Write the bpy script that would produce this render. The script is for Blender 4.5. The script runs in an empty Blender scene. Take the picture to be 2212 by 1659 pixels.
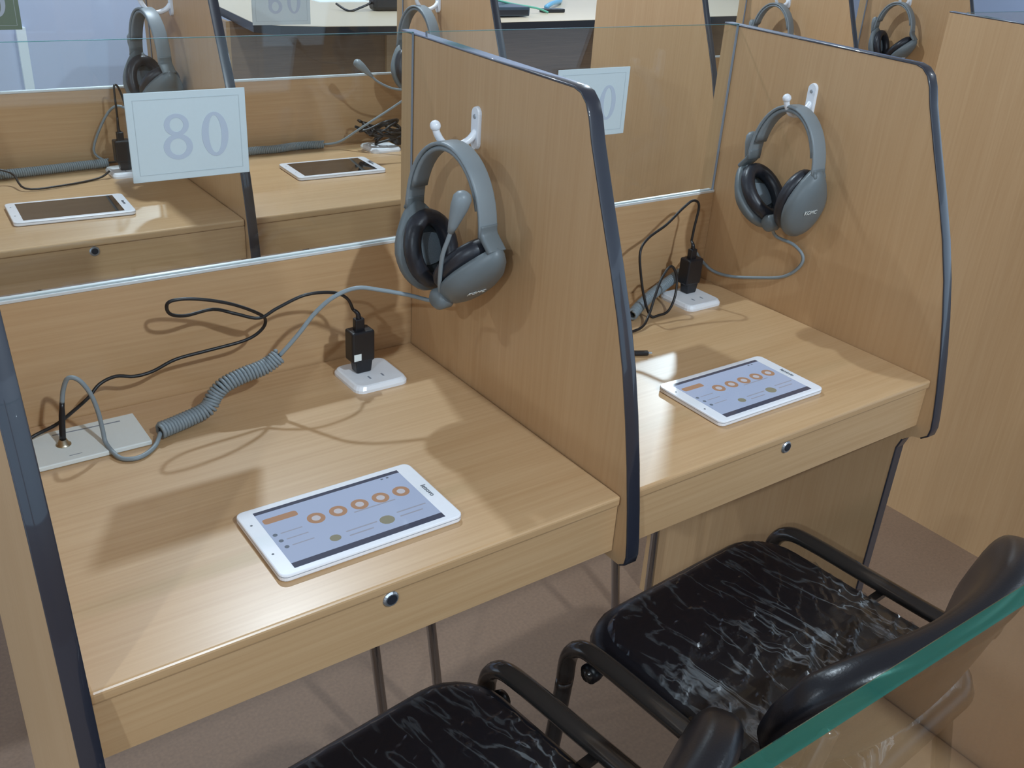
import bpy, bmesh, math, random
from mathutils import Vector, Matrix, noise
random.seed(4)
S = bpy.context.scene
COL = S.collection
H = 0.75                      # worktop height above the floor

# ------------------------------------------------------------------ camera
cam_d = bpy.data.cameras.new('camera')
cam = bpy.data.objects.new('camera', cam_d); COL.objects.link(cam)
cam_d.sensor_fit = 'HORIZONTAL'; cam_d.sensor_width = 36.0
cam_d.lens = 36.0 * 2079.465 / 2212.0
cam_d.clip_start = 0.02; cam_d.clip_end = 60
right = Vector((0.8135079, -0.5783992, 0.06049193))
fwd = Vector((0.53901662, 0.71086436, -0.45181074))
up = Vector((0.21832541, 0.40015776, 0.89006055))
M = Matrix((right, up, -fwd)).transposed().to_4x4()
M.translation = Vector((-0.13137537, -0.66307042, 0.60817019 + H))
cam.matrix_world = M
S.camera = cam

# ------------------------------------------------------------------ view, world, lamps
S.view_settings.view_transform = 'Standard'
S.view_settings.look = 'None'
S.view_settings.gamma = 1.0
S.view_settings.use_curve_mapping = False
S.view_settings.exposure = 0.38
wd = bpy.data.worlds.new('world'); S.world = wd; wd.use_nodes = True
wd.node_tree.nodes['Background'].inputs[0].default_value = (0.72, 0.95, 1.20, 1)
wd.node_tree.nodes['Background'].inputs[1].default_value = 0.80
CEIL = H + 1.95
LAMPS = [  # x, y, watts, what singles it out
    (0.84, 1.76, 25, 'above the second row of desks'),
    (3.67, 2.845, 38, 'above the far right end of the second row'),
    (-2.2, 1.30, 14, 'added as fill to the left of the second row'),  # unseen fill, added to brighten the left faces of the partitions
    (0.60, -1.9, 42, 'behind the nearest row of desks'),
    (-2.2, -1.9, 38, 'added as fill in the near left part of the ceiling'),  # unseen as well, put in so left panel faces get light
    (3.72, -0.6, 8, 'above the aisle at the right'),
    (1.5, 5.0, 22, 'above the long black-edged table'),
    (5.2, 5.0, 18, 'in the far right part of the ceiling'),
]
LIGHT_COL = (0.84, 1.0, 1.13)

# ------------------------------------------------------------------ materials
def new_mat(name):
    m = bpy.data.materials.new(name); m.use_nodes = True
    return m, m.node_tree, m.node_tree.nodes['Principled BSDF']
def plain(name, col, rough=0.5, metal=0.0, spec=0.5, coat=0.0, speck=0.0, bump=0.0, bscale=200):
    m, nt, b = new_mat(name)
    b.inputs['Base Color'].default_value = (*col, 1)
    b.inputs['Roughness'].default_value = rough
    b.inputs['Metallic'].default_value = metal
    b.inputs['Specular IOR Level'].default_value = spec
    b.inputs['Coat Weight'].default_value = coat
    tc = nt.nodes.new('ShaderNodeTexCoord')
    nz = nt.nodes.new('ShaderNodeTexNoise'); nz.inputs['Scale'].default_value = bscale
    nz.inputs['Detail'].default_value = 4
    nt.links.new(tc.outputs['Object'], nz.inputs['Vector'])
    mx = nt.nodes.new('ShaderNodeMix'); mx.data_type = 'RGBA'
    k = max(speck, 0.02)
    mx.inputs[6].default_value = (*[c * (1 - k) for c in col], 1)
    mx.inputs[7].default_value = (*[min(1, c * (1 + k)) for c in col], 1)
    nt.links.new(nz.outputs['Fac'], mx.inputs[0])
    nt.links.new(mx.outputs[2], b.inputs['Base Color'])
    if bump:
        bp = nt.nodes.new('ShaderNodeBump'); bp.inputs['Strength'].default_value = bump
        bp.inputs['Distance'].default_value = 0.002
        nt.links.new(nz.outputs['Fac'], bp.inputs['Height']); nt.links.new(bp.outputs[0], b.inputs['Normal'])
    return m
def wood(name, axis, c1, c2, rough=0.4, spec=0.5, coat=0.0):
    m, nt, b = new_mat(name)
    tc = nt.nodes.new('ShaderNodeTexCoord')
    mp = nt.nodes.new('ShaderNodeMapping')
    sc = [150.0, 150.0, 150.0]; sc['xyz'.index(axis)] = 4.0
    mp.inputs['Scale'].default_value = sc
    nt.links.new(tc.outputs['Object'], mp.inputs['Vector'])
    n1 = nt.nodes.new('ShaderNodeTexNoise'); n1.inputs['Scale'].default_value = 1.3
    n1.inputs['Detail'].default_value = 5; n1.inputs['Distortion'].default_value = 0.4
    nt.links.new(mp.outputs[0], n1.inputs['Vector'])
    mp2 = nt.nodes.new('ShaderNodeMapping')
    sc2 = [14.0, 14.0, 14.0]; sc2['xyz'.index(axis)] = 1.0
    mp2.inputs['Scale'].default_value = sc2
    nt.links.new(tc.outputs['Object'], mp2.inputs['Vector'])
    n2 = nt.nodes.new('ShaderNodeTexNoise'); n2.inputs['Scale'].default_value = 1.0; n2.inputs['Detail'].default_value = 2
    nt.links.new(mp2.outputs[0], n2.inputs['Vector'])
    add = nt.nodes.new('ShaderNodeMath'); add.operation = 'MULTIPLY_ADD'
    add.inputs[1].default_value = 0.65
    mul = nt.nodes.new('ShaderNodeMath'); mul.operation = 'MULTIPLY'; mul.inputs[1].default_value = 0.35
    nt.links.new(n2.outputs['Fac'], mul.inputs[0])
    nt.links.new(n1.outputs['Fac'], add.inputs[0]); nt.links.new(mul.outputs[0], add.inputs[2])
    cr = nt.nodes.new('ShaderNodeValToRGB')
    cr.color_ramp.elements[0].position = 0.33; cr.color_ramp.elements[0].color = (*c1, 1)
    cr.color_ramp.elements[1].position = 0.66; cr.color_ramp.elements[1].color = (*c2, 1)
    nt.links.new(add.outputs[0], cr.inputs[0]); nt.links.new(cr.outputs[0], b.inputs['Base Color'])
    b.inputs['Roughness'].default_value = rough
    b.inputs['Specular IOR Level'].default_value = spec
    b.inputs['Coat Weight'].default_value = coat; b.inputs['Coat Roughness'].default_value = 0.27
    bp = nt.nodes.new('ShaderNodeBump'); bp.inputs['Strength'].default_value = 0.05; bp.inputs['Distance'].default_value = 0.001
    nt.links.new(n1.outputs['Fac'], bp.inputs['Height']); nt.links.new(bp.outputs[0], b.inputs['Normal'])
    return m
def sheet_glass(name, tint, ior=1.45, milk=0.0, milk_col=(0.8, 0.85, 0.9), rough=0.02, crease_sheen=0.0):
    m = bpy.data.materials.new(name); m.use_nodes = True; nt = m.node_tree
    nt.nodes.clear()
    out = nt.nodes.new('ShaderNodeOutputMaterial')
    tr = nt.nodes.new('ShaderNodeBsdfTransparent'); tr.inputs[0].default_value = (*tint, 1)
    gl = nt.nodes.new('ShaderNodeBsdfGlossy'); gl.inputs['Roughness'].default_value = rough
    fr = nt.nodes.new('ShaderNodeFresnel'); fr.inputs[0].default_value = ior
    # the same reflectance on the way in and on the way out of the sheet
    geo = nt.nodes.new('ShaderNodeNewGeometry')
    inv = nt.nodes.new('ShaderNodeMix'); inv.data_type = 'FLOAT'
    inv.inputs[2].default_value = ior; inv.inputs[3].default_value = 1.0 / ior
    nt.links.new(geo.outputs['Backfacing'], inv.inputs[0])
    inv2 = nt.nodes.new('ShaderNodeMix'); inv2.data_type = 'FLOAT'
    nt.links.new(inv.outputs[0], fr.inputs[0])
    mx = nt.nodes.new('ShaderNodeMixShader')
    if milk:
        df = nt.nodes.new('ShaderNodeBsdfDiffuse'); df.inputs[0].default_value = (*milk_col, 1)
        m2 = nt.nodes.new('ShaderNodeMixShader'); m2.inputs[0].default_value = milk
        if crease_sheen:      # whiter at creases, with streaks of reflected light painted in
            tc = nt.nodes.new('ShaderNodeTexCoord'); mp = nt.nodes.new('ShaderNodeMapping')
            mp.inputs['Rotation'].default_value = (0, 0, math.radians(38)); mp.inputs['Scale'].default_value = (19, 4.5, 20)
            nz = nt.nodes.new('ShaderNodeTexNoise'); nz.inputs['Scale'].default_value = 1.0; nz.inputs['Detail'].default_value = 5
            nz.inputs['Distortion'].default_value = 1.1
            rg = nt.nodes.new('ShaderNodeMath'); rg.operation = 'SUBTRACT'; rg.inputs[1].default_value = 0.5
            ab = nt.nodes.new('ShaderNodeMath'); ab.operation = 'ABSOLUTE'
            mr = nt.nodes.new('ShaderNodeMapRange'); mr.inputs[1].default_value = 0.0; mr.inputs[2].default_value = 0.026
            mr.inputs[3].default_value = crease_sheen; mr.inputs[4].default_value = milk
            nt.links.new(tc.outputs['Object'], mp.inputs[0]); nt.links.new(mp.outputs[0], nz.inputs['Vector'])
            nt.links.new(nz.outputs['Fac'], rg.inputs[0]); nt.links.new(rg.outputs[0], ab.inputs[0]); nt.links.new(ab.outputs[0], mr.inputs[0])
            # streaks fade towards the front: reflected light and desk shade painted in
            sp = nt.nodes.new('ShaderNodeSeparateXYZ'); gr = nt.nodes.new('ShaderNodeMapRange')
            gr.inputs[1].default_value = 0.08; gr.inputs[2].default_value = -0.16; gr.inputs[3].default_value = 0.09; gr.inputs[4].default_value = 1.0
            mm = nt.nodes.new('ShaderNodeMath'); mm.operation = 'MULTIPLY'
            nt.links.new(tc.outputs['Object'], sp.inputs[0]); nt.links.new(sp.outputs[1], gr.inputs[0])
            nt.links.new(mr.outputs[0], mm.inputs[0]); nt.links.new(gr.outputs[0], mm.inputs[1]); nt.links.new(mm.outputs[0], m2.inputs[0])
        nt.links.new(tr.outputs[0], m2.inputs[1]); nt.links.new(df.outputs[0], m2.inputs[2])
        nt.links.new(m2.outputs[0], mx.inputs[1])
    else:
        nt.links.new(tr.outputs[0], mx.inputs[1])
    nt.links.new(fr.outputs[0], mx.inputs[0]); nt.links.new(gl.outputs[0], mx.inputs[2])
    nt.links.new(mx.outputs[0], out.inputs[0])
    nt.nodes.remove(inv2)
    return m
def emit(name, col, strength, base=None):
    m, nt, b = new_mat(name)
    b.inputs['Base Color'].default_value = (*(base or col), 1)
    b.inputs['Emission Color'].default_value = (*col, 1)
    b.inputs['Emission Strength'].default_value = strength
    b.inputs['Roughness'].default_value = 0.08
    return m

WA, WB = (0.496, 0.302, 0.150), (0.578, 0.376, 0.204)
MAT = dict(
    wood_x=wood('beech laminate along', 'x', WA, WB, 0.34, 0.5, 0.30),
    wood_z=wood('beech laminate upright', 'z', (0.496, 0.298, 0.146), (0.550, 0.345, 0.180), 0.42),
    wood_dark=wood('brown laminate', 'x', (0.24, 0.15, 0.10), (0.31, 0.20, 0.13), 0.75, 0.2),
    band=plain('black edge band', (0.020, 0.022, 0.034), 0.30, spec=0.5, coat=0.9),
    channel=plain('aluminium channel', (0.74, 0.77, 0.78), 0.35, metal=0.2),
    glass=sheet_glass('clear sheet glass', (0.955, 0.972, 0.966)),
    glass_edge=sheet_glass('green glass edge', (0.26, 0.56, 0.48), 1.5, milk=0.20, milk_col=(0.02, 0.30, 0.23)),
    card=plain('pale sign card', (0.58, 0.67, 0.70), 0.55),
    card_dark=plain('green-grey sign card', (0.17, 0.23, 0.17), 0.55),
    ink=plain('pale blue ink', (0.465, 0.535, 0.63), 0.6),
    line=plain('grey print', (0.45, 0.52, 0.55), 0.6),
    white=plain('white plastic', (0.80, 0.82, 0.86), 0.28),
    cream=plain('off-white plastic', (0.78, 0.83, 0.82), 0.4),
    tablet=plain('white tablet shell', (0.86, 0.87, 0.92), 0.18, coat=0.6),
    seam=plain('grey seam', (0.25, 0.28, 0.33), 0.4),
    print_dark=plain('dark print', (0.08, 0.09, 0.11), 0.5),
    off_screen=plain('switched off screen', (0.012, 0.012, 0.014), 0.06, coat=1.0),
    grey=plain('grey headset plastic', (0.138, 0.160, 0.170), 0.42, speck=0.03),
    grey_light=plain('light grey headset plastic', (0.215, 0.245, 0.262), 0.42),
    cushion=plain('dark leatherette cushion', (0.020, 0.021, 0.028), 0.38, bump=0.15),
    grille=plain('grey speaker grille', (0.20, 0.24, 0.27), 0.7, bump=0.6, bscale=900),
    cord=plain('grey cord', (0.235, 0.280, 0.310), 0.45),
    black=plain('black plastic', (0.010, 0.010, 0.013), 0.34),
    cable=plain('black cable', (0.012, 0.011, 0.012), 0.4),
    brass=plain('nickel plug', (0.55, 0.50, 0.38), 0.3, metal=1.0),
    lockm=plain('steel lock', (0.45, 0.48, 0.52), 0.35, metal=0.8),
    hole=plain('dark keyhole', (0.02, 0.022, 0.03), 0.5),
    chrome=plain('chrome tube', (0.52, 0.53, 0.56), 0.14, metal=1.0),
    darkchrome=plain('dark chrome tube', (0.075, 0.065, 0.06), 0.16, metal=0.55, spec=0.8),
    leather=plain('black leatherette', (0.010, 0.010, 0.014), 0.30, bump=0.1, bscale=350),
    film=sheet_glass('crinkled clear plastic wrap', (0.97, 0.97, 0.98), 1.55, milk=0.014, rough=0.16, crease_sheen=0.62),
    wall=plain('white wall paint', (0.58, 0.63, 0.80), 0.8),
    strip=plain('bright white trim', (0.90, 0.96, 1.0), 0.6),
    ceiling=plain('ceiling tile', (0.82, 0.84, 0.86), 0.9),
    floor=plain('speckled brown floor', (0.205, 0.126, 0.080), 0.6, speck=0.25, bscale=160),
    table_top=plain('cream laminate', (0.66, 0.55, 0.40), 0.4),
    device=plain('blue-black device case', (0.035, 0.055, 0.075), 0.3),
    blue=plain('blue cable', (0.16, 0.42, 0.62), 0.4),
    green=plain('green cable', (0.12, 0.40, 0.28), 0.4),
    orange=emit('orange screen graphic', (0.50, 0.31, 0.22), 0.40, (0.1, 0.06, 0.03)),
    ui_bg=emit('lit screen', (0.37, 0.47, 0.68), 0.60, (0.04, 0.04, 0.05)),
    ui_bar=emit('screen bar', (0.055, 0.065, 0.10), 0.6, (0.02, 0.02, 0.03)),
    ui_pale=emit('pale screen graphic', (0.62, 0.64, 0.72), 0.50, (0.04, 0.04, 0.05)),
    ui_dark=emit('dark screen graphic', (0.16, 0.21, 0.27), 0.5, (0.02, 0.02, 0.03)),
    ui_olive=emit('olive screen graphic', (0.30, 0.31, 0.22), 0.5, (0.02, 0.02, 0.03)),
    ui_grey=emit('grey screen graphic', (0.38, 0.42, 0.52), 0.5, (0.03, 0.03, 0.04)),
    lamp=emit('lamp diffuser', (1, 1, 1), 1.2, (0.8, 0.8, 0.8)),
)

# ------------------------------------------------------------------ object helpers
def thing(name, label, cat, loc=(0, 0, 0), rz=0.0, group=None):
    o = bpy.data.objects.new(name, None); COL.objects.link(o)
    o.empty_display_size = 0.05
    o.location = loc; o.rotation_euler = (0, 0, rz)
    o['label'] = label; o['category'] = cat
    if group: o['group'] = group
    return o
def tag(o, label, cat, group=None):
    o['label'] = label; o['category'] = cat
    if group: o['group'] = group
    return o
def obj(name, me, mat, parent=None, loc=(0, 0, 0), smooth=False):
    o = bpy.data.objects.new(name, me); COL.objects.link(o)
    if not me.materials:
        for mm in (mat if isinstance(mat, (list, tuple)) else [mat]):
            me.materials.append(MAT[mm])
    if smooth:
        for p in me.polygons: p.use_smooth = True
    o.location = loc
    if parent: o.parent = parent
    return o
def struct(o): o['kind'] = 'structure'; return o
def dup(root, loc, label, rz=None, group=None):
    def cp(o, par):
        c = o.copy(); COL.objects.link(c)
        if par is not None: c.parent = par; c.matrix_parent_inverse = o.matrix_parent_inverse
        for ch in o.children: cp(ch, c)
        return c
    r = cp(root, None)
    r.location = loc
    if rz is not None: r.rotation_euler = (0, 0, rz)
    r['label'] = label
    if group: r['group'] = group
    return r
def tomesh(name, bm):
    bm.normal_update()
    me = bpy.data.meshes.new(name); bm.to_mesh(me); bm.free(); return me
def pydata(name, v, f):
    me = bpy.data.meshes.new(name); me.from_pydata([tuple(a) for a in v], [], f); me.update()
    bm = bmesh.new(); bm.from_mesh(me); bmesh.ops.recalc_face_normals(bm, faces=bm.faces); bm.to_mesh(me); bm.free()
    return me
def box(x0, x1, y0, y1, z0, z1, bev=0.0, seg=2):
    bm = bmesh.new()
    bmesh.ops.create_cube(bm, size=1)
    for v in bm.verts:
        v.co = ((x0 + x1) / 2 + v.co.x * (x1 - x0), (y0 + y1) / 2 + v.co.y * (y1 - y0), (z0 + z1) / 2 + v.co.z * (z1 - z0))
    if bev: bmesh.ops.bevel(bm, geom=bm.edges[:], offset=bev, segments=seg, affect='EDGES', profile=0.5)
    return tomesh('box', bm)
def frustum(cx, cy, z0, z1, w0, d0, w1, d1, bev=0.0):
    bm = bmesh.new(); bmesh.ops.create_cube(bm, size=1)
    for v in bm.verts:
        t = v.co.z > 0
        v.co = (cx + v.co.x * (w1 if t else w0), cy + v.co.y * (d1 if t else d0), z1 if t else z0)
    if bev: bmesh.ops.bevel(bm, geom=bm.edges[:], offset=bev, segments=2, affect='EDGES', profile=0.5)
    return tomesh('frustum', bm)
def catmull(pts, n=6):
    P = [Vector(p) for p in pts]
    if len(P) < 3: return P
    out = []
    for i in range(len(P) - 1):
        p0 = P[max(i - 1, 0)]; p1 = P[i]; p2 = P[i + 1]; p3 = P[min(i + 2, len(P) - 1)]
        for k in range(n):
            t = k / n
            out.append(0.5 * ((2 * p1) + (p2 - p0) * t + (2 * p0 - 5 * p1 + 4 * p2 - p3) * t * t + (3 * p1 - p0 - 3 * p2 + p3) * t ** 3))
    out.append(P[-1]); return out
def sweep(pts, prof, closed_prof=True, scale=None, upv=None):
    """sweep a 2D profile (list of (a,b)) along pts; b follows the transported up vector"""
    n = len(pts); v = []; f = []
    T = []
    for i in range(n):
        a = pts[max(i - 1, 0)]; b = pts[min(i + 1, n - 1)]
        T.append((b - a).normalized())
    ref = Vector(upv) if upv else Vector((0, 0, 1))
    if abs(T[0].dot(ref)) > 0.95 and not upv: ref = Vector((1, 0, 0))
    u = (ref - T[0] * ref.dot(T[0])).normalized()
    m = len(prof)
    for i in range(n):
        if i and upv is None:
            q = T[i - 1].rotation_difference(T[i]); u = (q @ u)
        elif i:
            u = ref - T[i] * ref.dot(T[i])
        u = (u - T[i] * u.dot(T[i])).normalized()
        s = T[i].cross(u)
        k = scale(i / (n - 1)) if scale else 1.0
        for a, b in prof: v.append(pts[i] + s * a * k + u * b * k)
    for i in range(n - 1):
        for j in range(m):
            j2 = (j + 1) % m
            f.append((i * m + j, i * m + j2, (i + 1) * m + j2, (i + 1) * m + j))
    f.append(tuple(range(m))); f.append(tuple((n - 1) * m + j for j in range(m)))
    return pydata('sweep', v, f)
def circ(r, n=8, ry=None):
    ry = ry or r
    return [(r * math.cos(2 * math.pi * i / n), ry * math.sin(2 * math.pi * i / n)) for i in range(n)]
def rrect(w, h, r, n=3):
    out = []
    for cx, cy, a0 in ((w / 2 - r, h / 2 - r, 0), (-w / 2 + r, h / 2 - r, 90), (-w / 2 + r, -h / 2 + r, 180), (w / 2 - r, -h / 2 + r, 270)):
        for k in range(n + 1):
            a = math.radians(a0 + 90 * k / n); out.append((cx + r * math.cos(a), cy + r * math.sin(a)))
    return out
def tube(pts, r, seg=8, sm=6, scale=None):
    P = catmull(pts, sm) if sm else [Vector(p) for p in pts]
    return sweep(P, circ(r, seg), scale=scale)
def prism_x(prof, x0, x1):
    """extrude a (y,z) polygon along x"""
    n = len(prof)
    v = [(x0, a, b) for a, b in prof] + [(x1, a, b) for a, b in prof]
    f = [tuple(range(n)), tuple(range(2 * n - 1, n - 1, -1))]
    f += [(i, (i + 1) % n, n + (i + 1) % n, n + i) for i in range(n)]
    return pydata('prism', v, f)
def prism_z(poly, z0, z1):
    n = len(poly)
    v = [(a, b, z0) for a, b in poly] + [(a, b, z1) for a, b in poly]
    f = [tuple(range(n)), tuple(range(2 * n - 1, n - 1, -1))]
    f += [(i, (i + 1) % n, n + (i + 1) % n, n + i) for i in range(n)]
    return pydata('prismz', v, f)
def lathe(prof, seg=20, cap=True):
    """(r,z) profile about z"""
    n = len(prof); v = []; f = []
    for i in range(seg):
        a = 2 * math.pi * i / seg
        for r, z in prof: v.append((r * math.cos(a), r * math.sin(a), z))
    for i in range(seg):
        for j in range(n - 1):
            i2 = (i + 1) % seg
            f.append((i * n + j, i2 * n + j, i2 * n + j + 1, i * n + j + 1))
    me = bpy.data.meshes.new('lathe'); me.from_pydata(v, [], f)
    bm = bmesh.new(); bm.from_mesh(me)
    bmesh.ops.remove_doubles(bm, verts=bm.verts, dist=1e-6)
    bmesh.ops.recalc_face_normals(bm, faces=bm.faces); bm.to_mesh(me); bm.free(); me.update()
    return me
def xform(me, M):
    me.transform(M); me.update(); return me
def text_mesh(body, size, extrude=0.0002):
    c = bpy.data.curves.new('txt', 'FONT'); c.body = body; c.size = size; c.align_x = 'CENTER'; c.align_y = 'CENTER'
    c.extrude = extrude; c.resolution_u = 3
    o = bpy.data.objects.new('txt', c); COL.objects.link(o)
    dg = bpy.context.evaluated_depsgraph_get()
    me = bpy.data.meshes.new_from_object(o.evaluated_get(dg))
    bpy.data.objects.remove(o); bpy.data.curves.remove(c)
    me.materials.clear()
    return me
def ring(ao, bo, ai, bi, th, n=28, cx=0, cz=0):
    """flat elliptical ring in the xz plane, front at y=0, depth th"""
    v = []; f = []
    for k, y in ((0, 0.0), (1, th)):
        for a, b in ((ao, bo), (ai, bi)):
            for i in range(n):
                t = 2 * math.pi * i / n
                v.append((cx + a * math.cos(t), y, cz + b * math.sin(t)))
    for i in range(n):
        j = (i + 1) % n
        f.append((i, j, n + j, n + i)); f.append((2 * n + i, 3 * n + i, 3 * n + j, 2 * n + j))
        f.append((i, 2 * n + i, 2 * n + j, j)); f.append((n + i, n + j, 3 * n + j, 3 * n + i))
    return pydata('ring', v, f)

# ------------------------------------------------------------------ room
XL, XR, YB, YF = -4.0, 14.0, 6.0, -5.0
struct(obj('floor', box(XL, XR, YF, YB, -0.1, 0.0), 'floor'))
struct(obj('ceiling', box(XL, XR, YF, YB, CEIL + 0.05, CEIL + 0.15), 'ceiling'))
struct(obj('wall_back', box(XL, XR, YB, YB + 0.12, 0, CEIL + 0.05), 'wall'))
struct(obj('trim_1', box(1.016, 1.071, YB - 0.03, YB, 0, 0.48, 0.004), 'strip'))

for i, (x, y, w, where) in enumerate(LAMPS):
    t = thing('ceiling_light', 'round white ceiling light ' + where, 'ceiling light', (x, y, CEIL), 0, 'ceiling lights')
    obj('housing', lathe([(0, 0.05), (0.16, 0.05), (0.16, -0.01), (0.15, -0.02), (0.14, -0.02), (0.14, 0.0), (0, 0.0)], 28), 'white', t)
    obj('diffuser', lathe([(0, 0.002), (0.138, 0.002), (0.138, -0.006), (0, -0.008)], 28), 'lamp', t)
    ld = bpy.data.lights.new('bulb', 'AREA'); ld.shape = 'DISK'; ld.size = 0.085 if i == 0 else 0.13; ld.energy = w; ld.color = LIGHT_COL
    lo = bpy.data.objects.new('bulb', ld); COL.objects.link(lo); lo.parent = t; lo.location = (0, 0, -0.03)

# ------------------------------------------------------------------ carrel furniture
D = 0.482; T = 0.018; PITCH = 0.617
FRONT = [(0.150, 0.4315), (0.138, 0.428), (0.128, 0.419), (0.121, 0.405), (0.113, 0.380), (0.088, 0.318), (0.062, 0.256),
         (0.042, 0.205), (0.024, 0.150), (0.010, 0.095), (-0.002, 0.040), (-0.012, -0.015), (-0.018, -0.055), (-0.020, -0.075)]
def make_partition(leg, foot=0.0, lf=0.027):
    """local origin: floor level, left face, front edge line of the worktop"""
    top = [(0.517, 0.440)] + FRONT
    if leg:
        low = [(-0.018, -0.088), (-0.008, -0.096), (0.006, -0.100), (lf - 0.007, -0.112), (lf - 0.001, -0.130), (lf, -H - foot), (0.517, -H - foot)]
    else:
        low = [(-0.018, -0.086), (-0.010, -0.092), (0.517, -0.092)]
    prof = [(a, b + H) for a, b in top + low]
    root = thing('desk_divider', 'x', 'partition')
    obj('board', prism_x(prof, 0, T), 'wood_z', root)
    # black edge band: follows the top and the front edge
    bp = [Vector((T / 2, a, b + H)) for a, b in top + low[:2]]
    pr = rrect(T + 0.0012, 0.0030, 0.0012, 2)
    obj('edge_band', sweep(bp, pr, upv=None), 'band', root, smooth=True)
    if leg:
        bp = [Vector((T / 2, a, b + H)) for a, b in low[3:6]]
        obj('leg_edge_band', sweep(bp, rrect(T + 0.0012, 0.003, 0.0012, 2)), 'band', root)
    return root
def make_desk(x0, x1, lock_x, legs, y0, z0, label):
    r = thing('study_desk', label, 'desk', (x0, y0, z0), 0, 'study desks between the partitions')
    w = x1 - x0; e = 0.0006
    obj('worktop', box(e, w - e, 0.0, D, H - 0.014, H, 0.0035, 3), 'wood_x', r)
    ap = obj('apron', box(e, w - e, 0.004, 0.020, H - 0.0787, H - 0.0145), 'wood_x', r)
    lk = obj('lock', xform(lathe([(0, 0.003), (0.0072, 0.003), (0.0088, 0.0012), (0.0088, -0.004), (0, -0.004)], 18), Matrix.Translation((lock_x - x0, 0.004, H - 0.0235)) @ Matrix.Rotation(math.radians(90), 4, 'X')), 'lockm', ap)
    obj('keyhole', xform(lathe([(0, 0.0036), (0.0056, 0.0036), (0.0056, 0.002), (0, 0.002)], 14), Matrix.Translation((lock_x - x0, 0.0038, H - 0.0228)) @ Matrix.Rotation(math.radians(90), 4, 'X')), 'hole', ap)
    obj('back_board', box(e, w - e, D, D + 0.016, H - 0.10, H + 0.1600), 'wood_x', r)
    obj('glass_channel', box(e, w - e, D - 0.001, D + 0.0015, H + 0.1605, H + 0.1645, 0.0006, 1), 'channel', r)
    obj('glass_channel', box(e, w - e, D + 0.0075, D + 0.0140, H + 0.1605, H + 0.1645, 0.0006, 1), 'channel', r)
    for lx, ly, tx in legs:
        obj('leg', tube([(lx - x0, ly, H - 0.02), (lx - x0 + tx * 0.3, ly - 0.01, H - 0.30), (lx - x0 + tx, ly - 0.03, -z0 + 0.004)], 0.0085, 10, 4), 'chrome', r, smooth=True)
    return r
def make_glass(x0, x1, y0, z0, label):
    me = box(0.0008, x1 - x0 - 0.0008, 0.0, 0.005, 0, 0.282, 0.0005, 1)
    for mm in ('glass', 'glass_edge', 'seam'): me.materials.append(MAT[mm])
    for p in me.polygons: p.material_index = 0 if abs(p.normal.y) > 0.9 else (1 if p.normal.z > 0.3 else 2)
    o = obj('glass_pane', me, None, None, (x0, y0 + D + 0.002, z0 + H + 0.1602))
    return tag(o, label, 'glass pane', 'glass panes above the back boards')
def make_sign(x0, y0, z0, label, digits, card='card'):
    r = thing('number_sign', label, 'sign', (x0, y0 + D - 0.0005, z0 + H + 0.2825), 0, 'number signs on the glass panes')
    obj('card', box(0, 0.1405, 0, 0.0020, 0, 0.1020, 0.0005, 1), card, r)
    # thin printed frame line
    for nm, b in (('frame_line', (0.008, 0.1325, 0.0935, 0.0942)), ('frame_line', (0.008, 0.1325, 0.0078, 0.0085)),
                  ('frame_line', (0.008, 0.0087, 0.0085, 0.0935)), ('frame_line', (0.1318, 0.1325, 0.0085, 0.0935))):
        obj(nm, box(b[0], b[1], -0.0003, 0.0002, b[2], b[3]), 'line', r)
    cx = 0.0555
    for dch in digits:
        if dch == '8':
            bm = bmesh.new()
            for me in (ring(0.0145, 0.0128, 0.0080, 0.0082, 0.0004, 28, cx, 0.0640), xform(ring(0.0172, 0.0150, 0.0098, 0.0097, 0.0004, 28, cx, 0.0385), Matrix.Translation((0, 0.00012, 0)))):
                bm.from_mesh(me)
            obj('numeral', tomesh('n', bm), 'ink', r, (0, -0.0004, 0))
        elif dch == '0':
            obj('numeral', ring(0.0162, 0.0262, 0.0078, 0.0222, 0.0004, 32, cx, 0.0500), 'ink', r, (0, -0.0004, 0))
        elif dch == '6':
            bm = bmesh.new(); bm.from_mesh(ring(0.0165, 0.0155, 0.0085, 0.0100, 0.0004, 28, cx, 0.0393))
            v = []; f = []; n = 16
            for i in range(n + 1):
                t_ = math.radians(50 + 145 * i / n)
                for a_, b_ in ((0.0163, 0.0264), (0.0083, 0.0220)):
                    for y_ in (0.00012, 0.0005): v.append((cx + a_ * math.cos(t_), y_, 0.0500 + b_ * math.sin(t_)))
            for i in range(n):
                p_, q_ = 4 * i, 4 * i + 4
                f += [(p_, q_, q_ + 2, p_ + 2), (p_ + 1, p_ + 3, q_ + 3, q_ + 1), (p_, p_ + 1, q_ + 1, q_), (p_ + 2, q_ + 2, q_ + 3, p_ + 3)]
            bm.from_mesh(pydata('arc', v, f))
            obj('numeral', tomesh('n', bm), 'ink', r, (0, -0.0004, 0))
        cx += 0.0450
    return r

PX = [-0.062, 0.541, 1.158]           # left faces of the partitions of the near row
part_plain = make_partition(False); part_end = make_partition(True)
part_end2 = make_partition(True, 0.03); part_end3 = make_partition(True, 0.0, -0.010)
part_plain.location = (PX[1], 0, 0); part_plain['label'] = 'wooden partition with black edge between the two lit tablets, headset with raised microphone on it'
part_end.location = (PX[2], 0, 0); part_end['label'] = 'wooden end partition right of the right lit tablet, standing on the floor'
part_end3.location = (1.951, 0.083, 0); part_end3['label'] = 'tall bare wooden end panel across the aisle at the right edge'
for o in (part_plain, part_end, part_end2, part_end3): o['group'] = 'wooden partitions with black edge bands'
dup(part_end, (PX[0], 0, 0), 'wooden end partition with dark front edge at the lower left corner')

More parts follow.
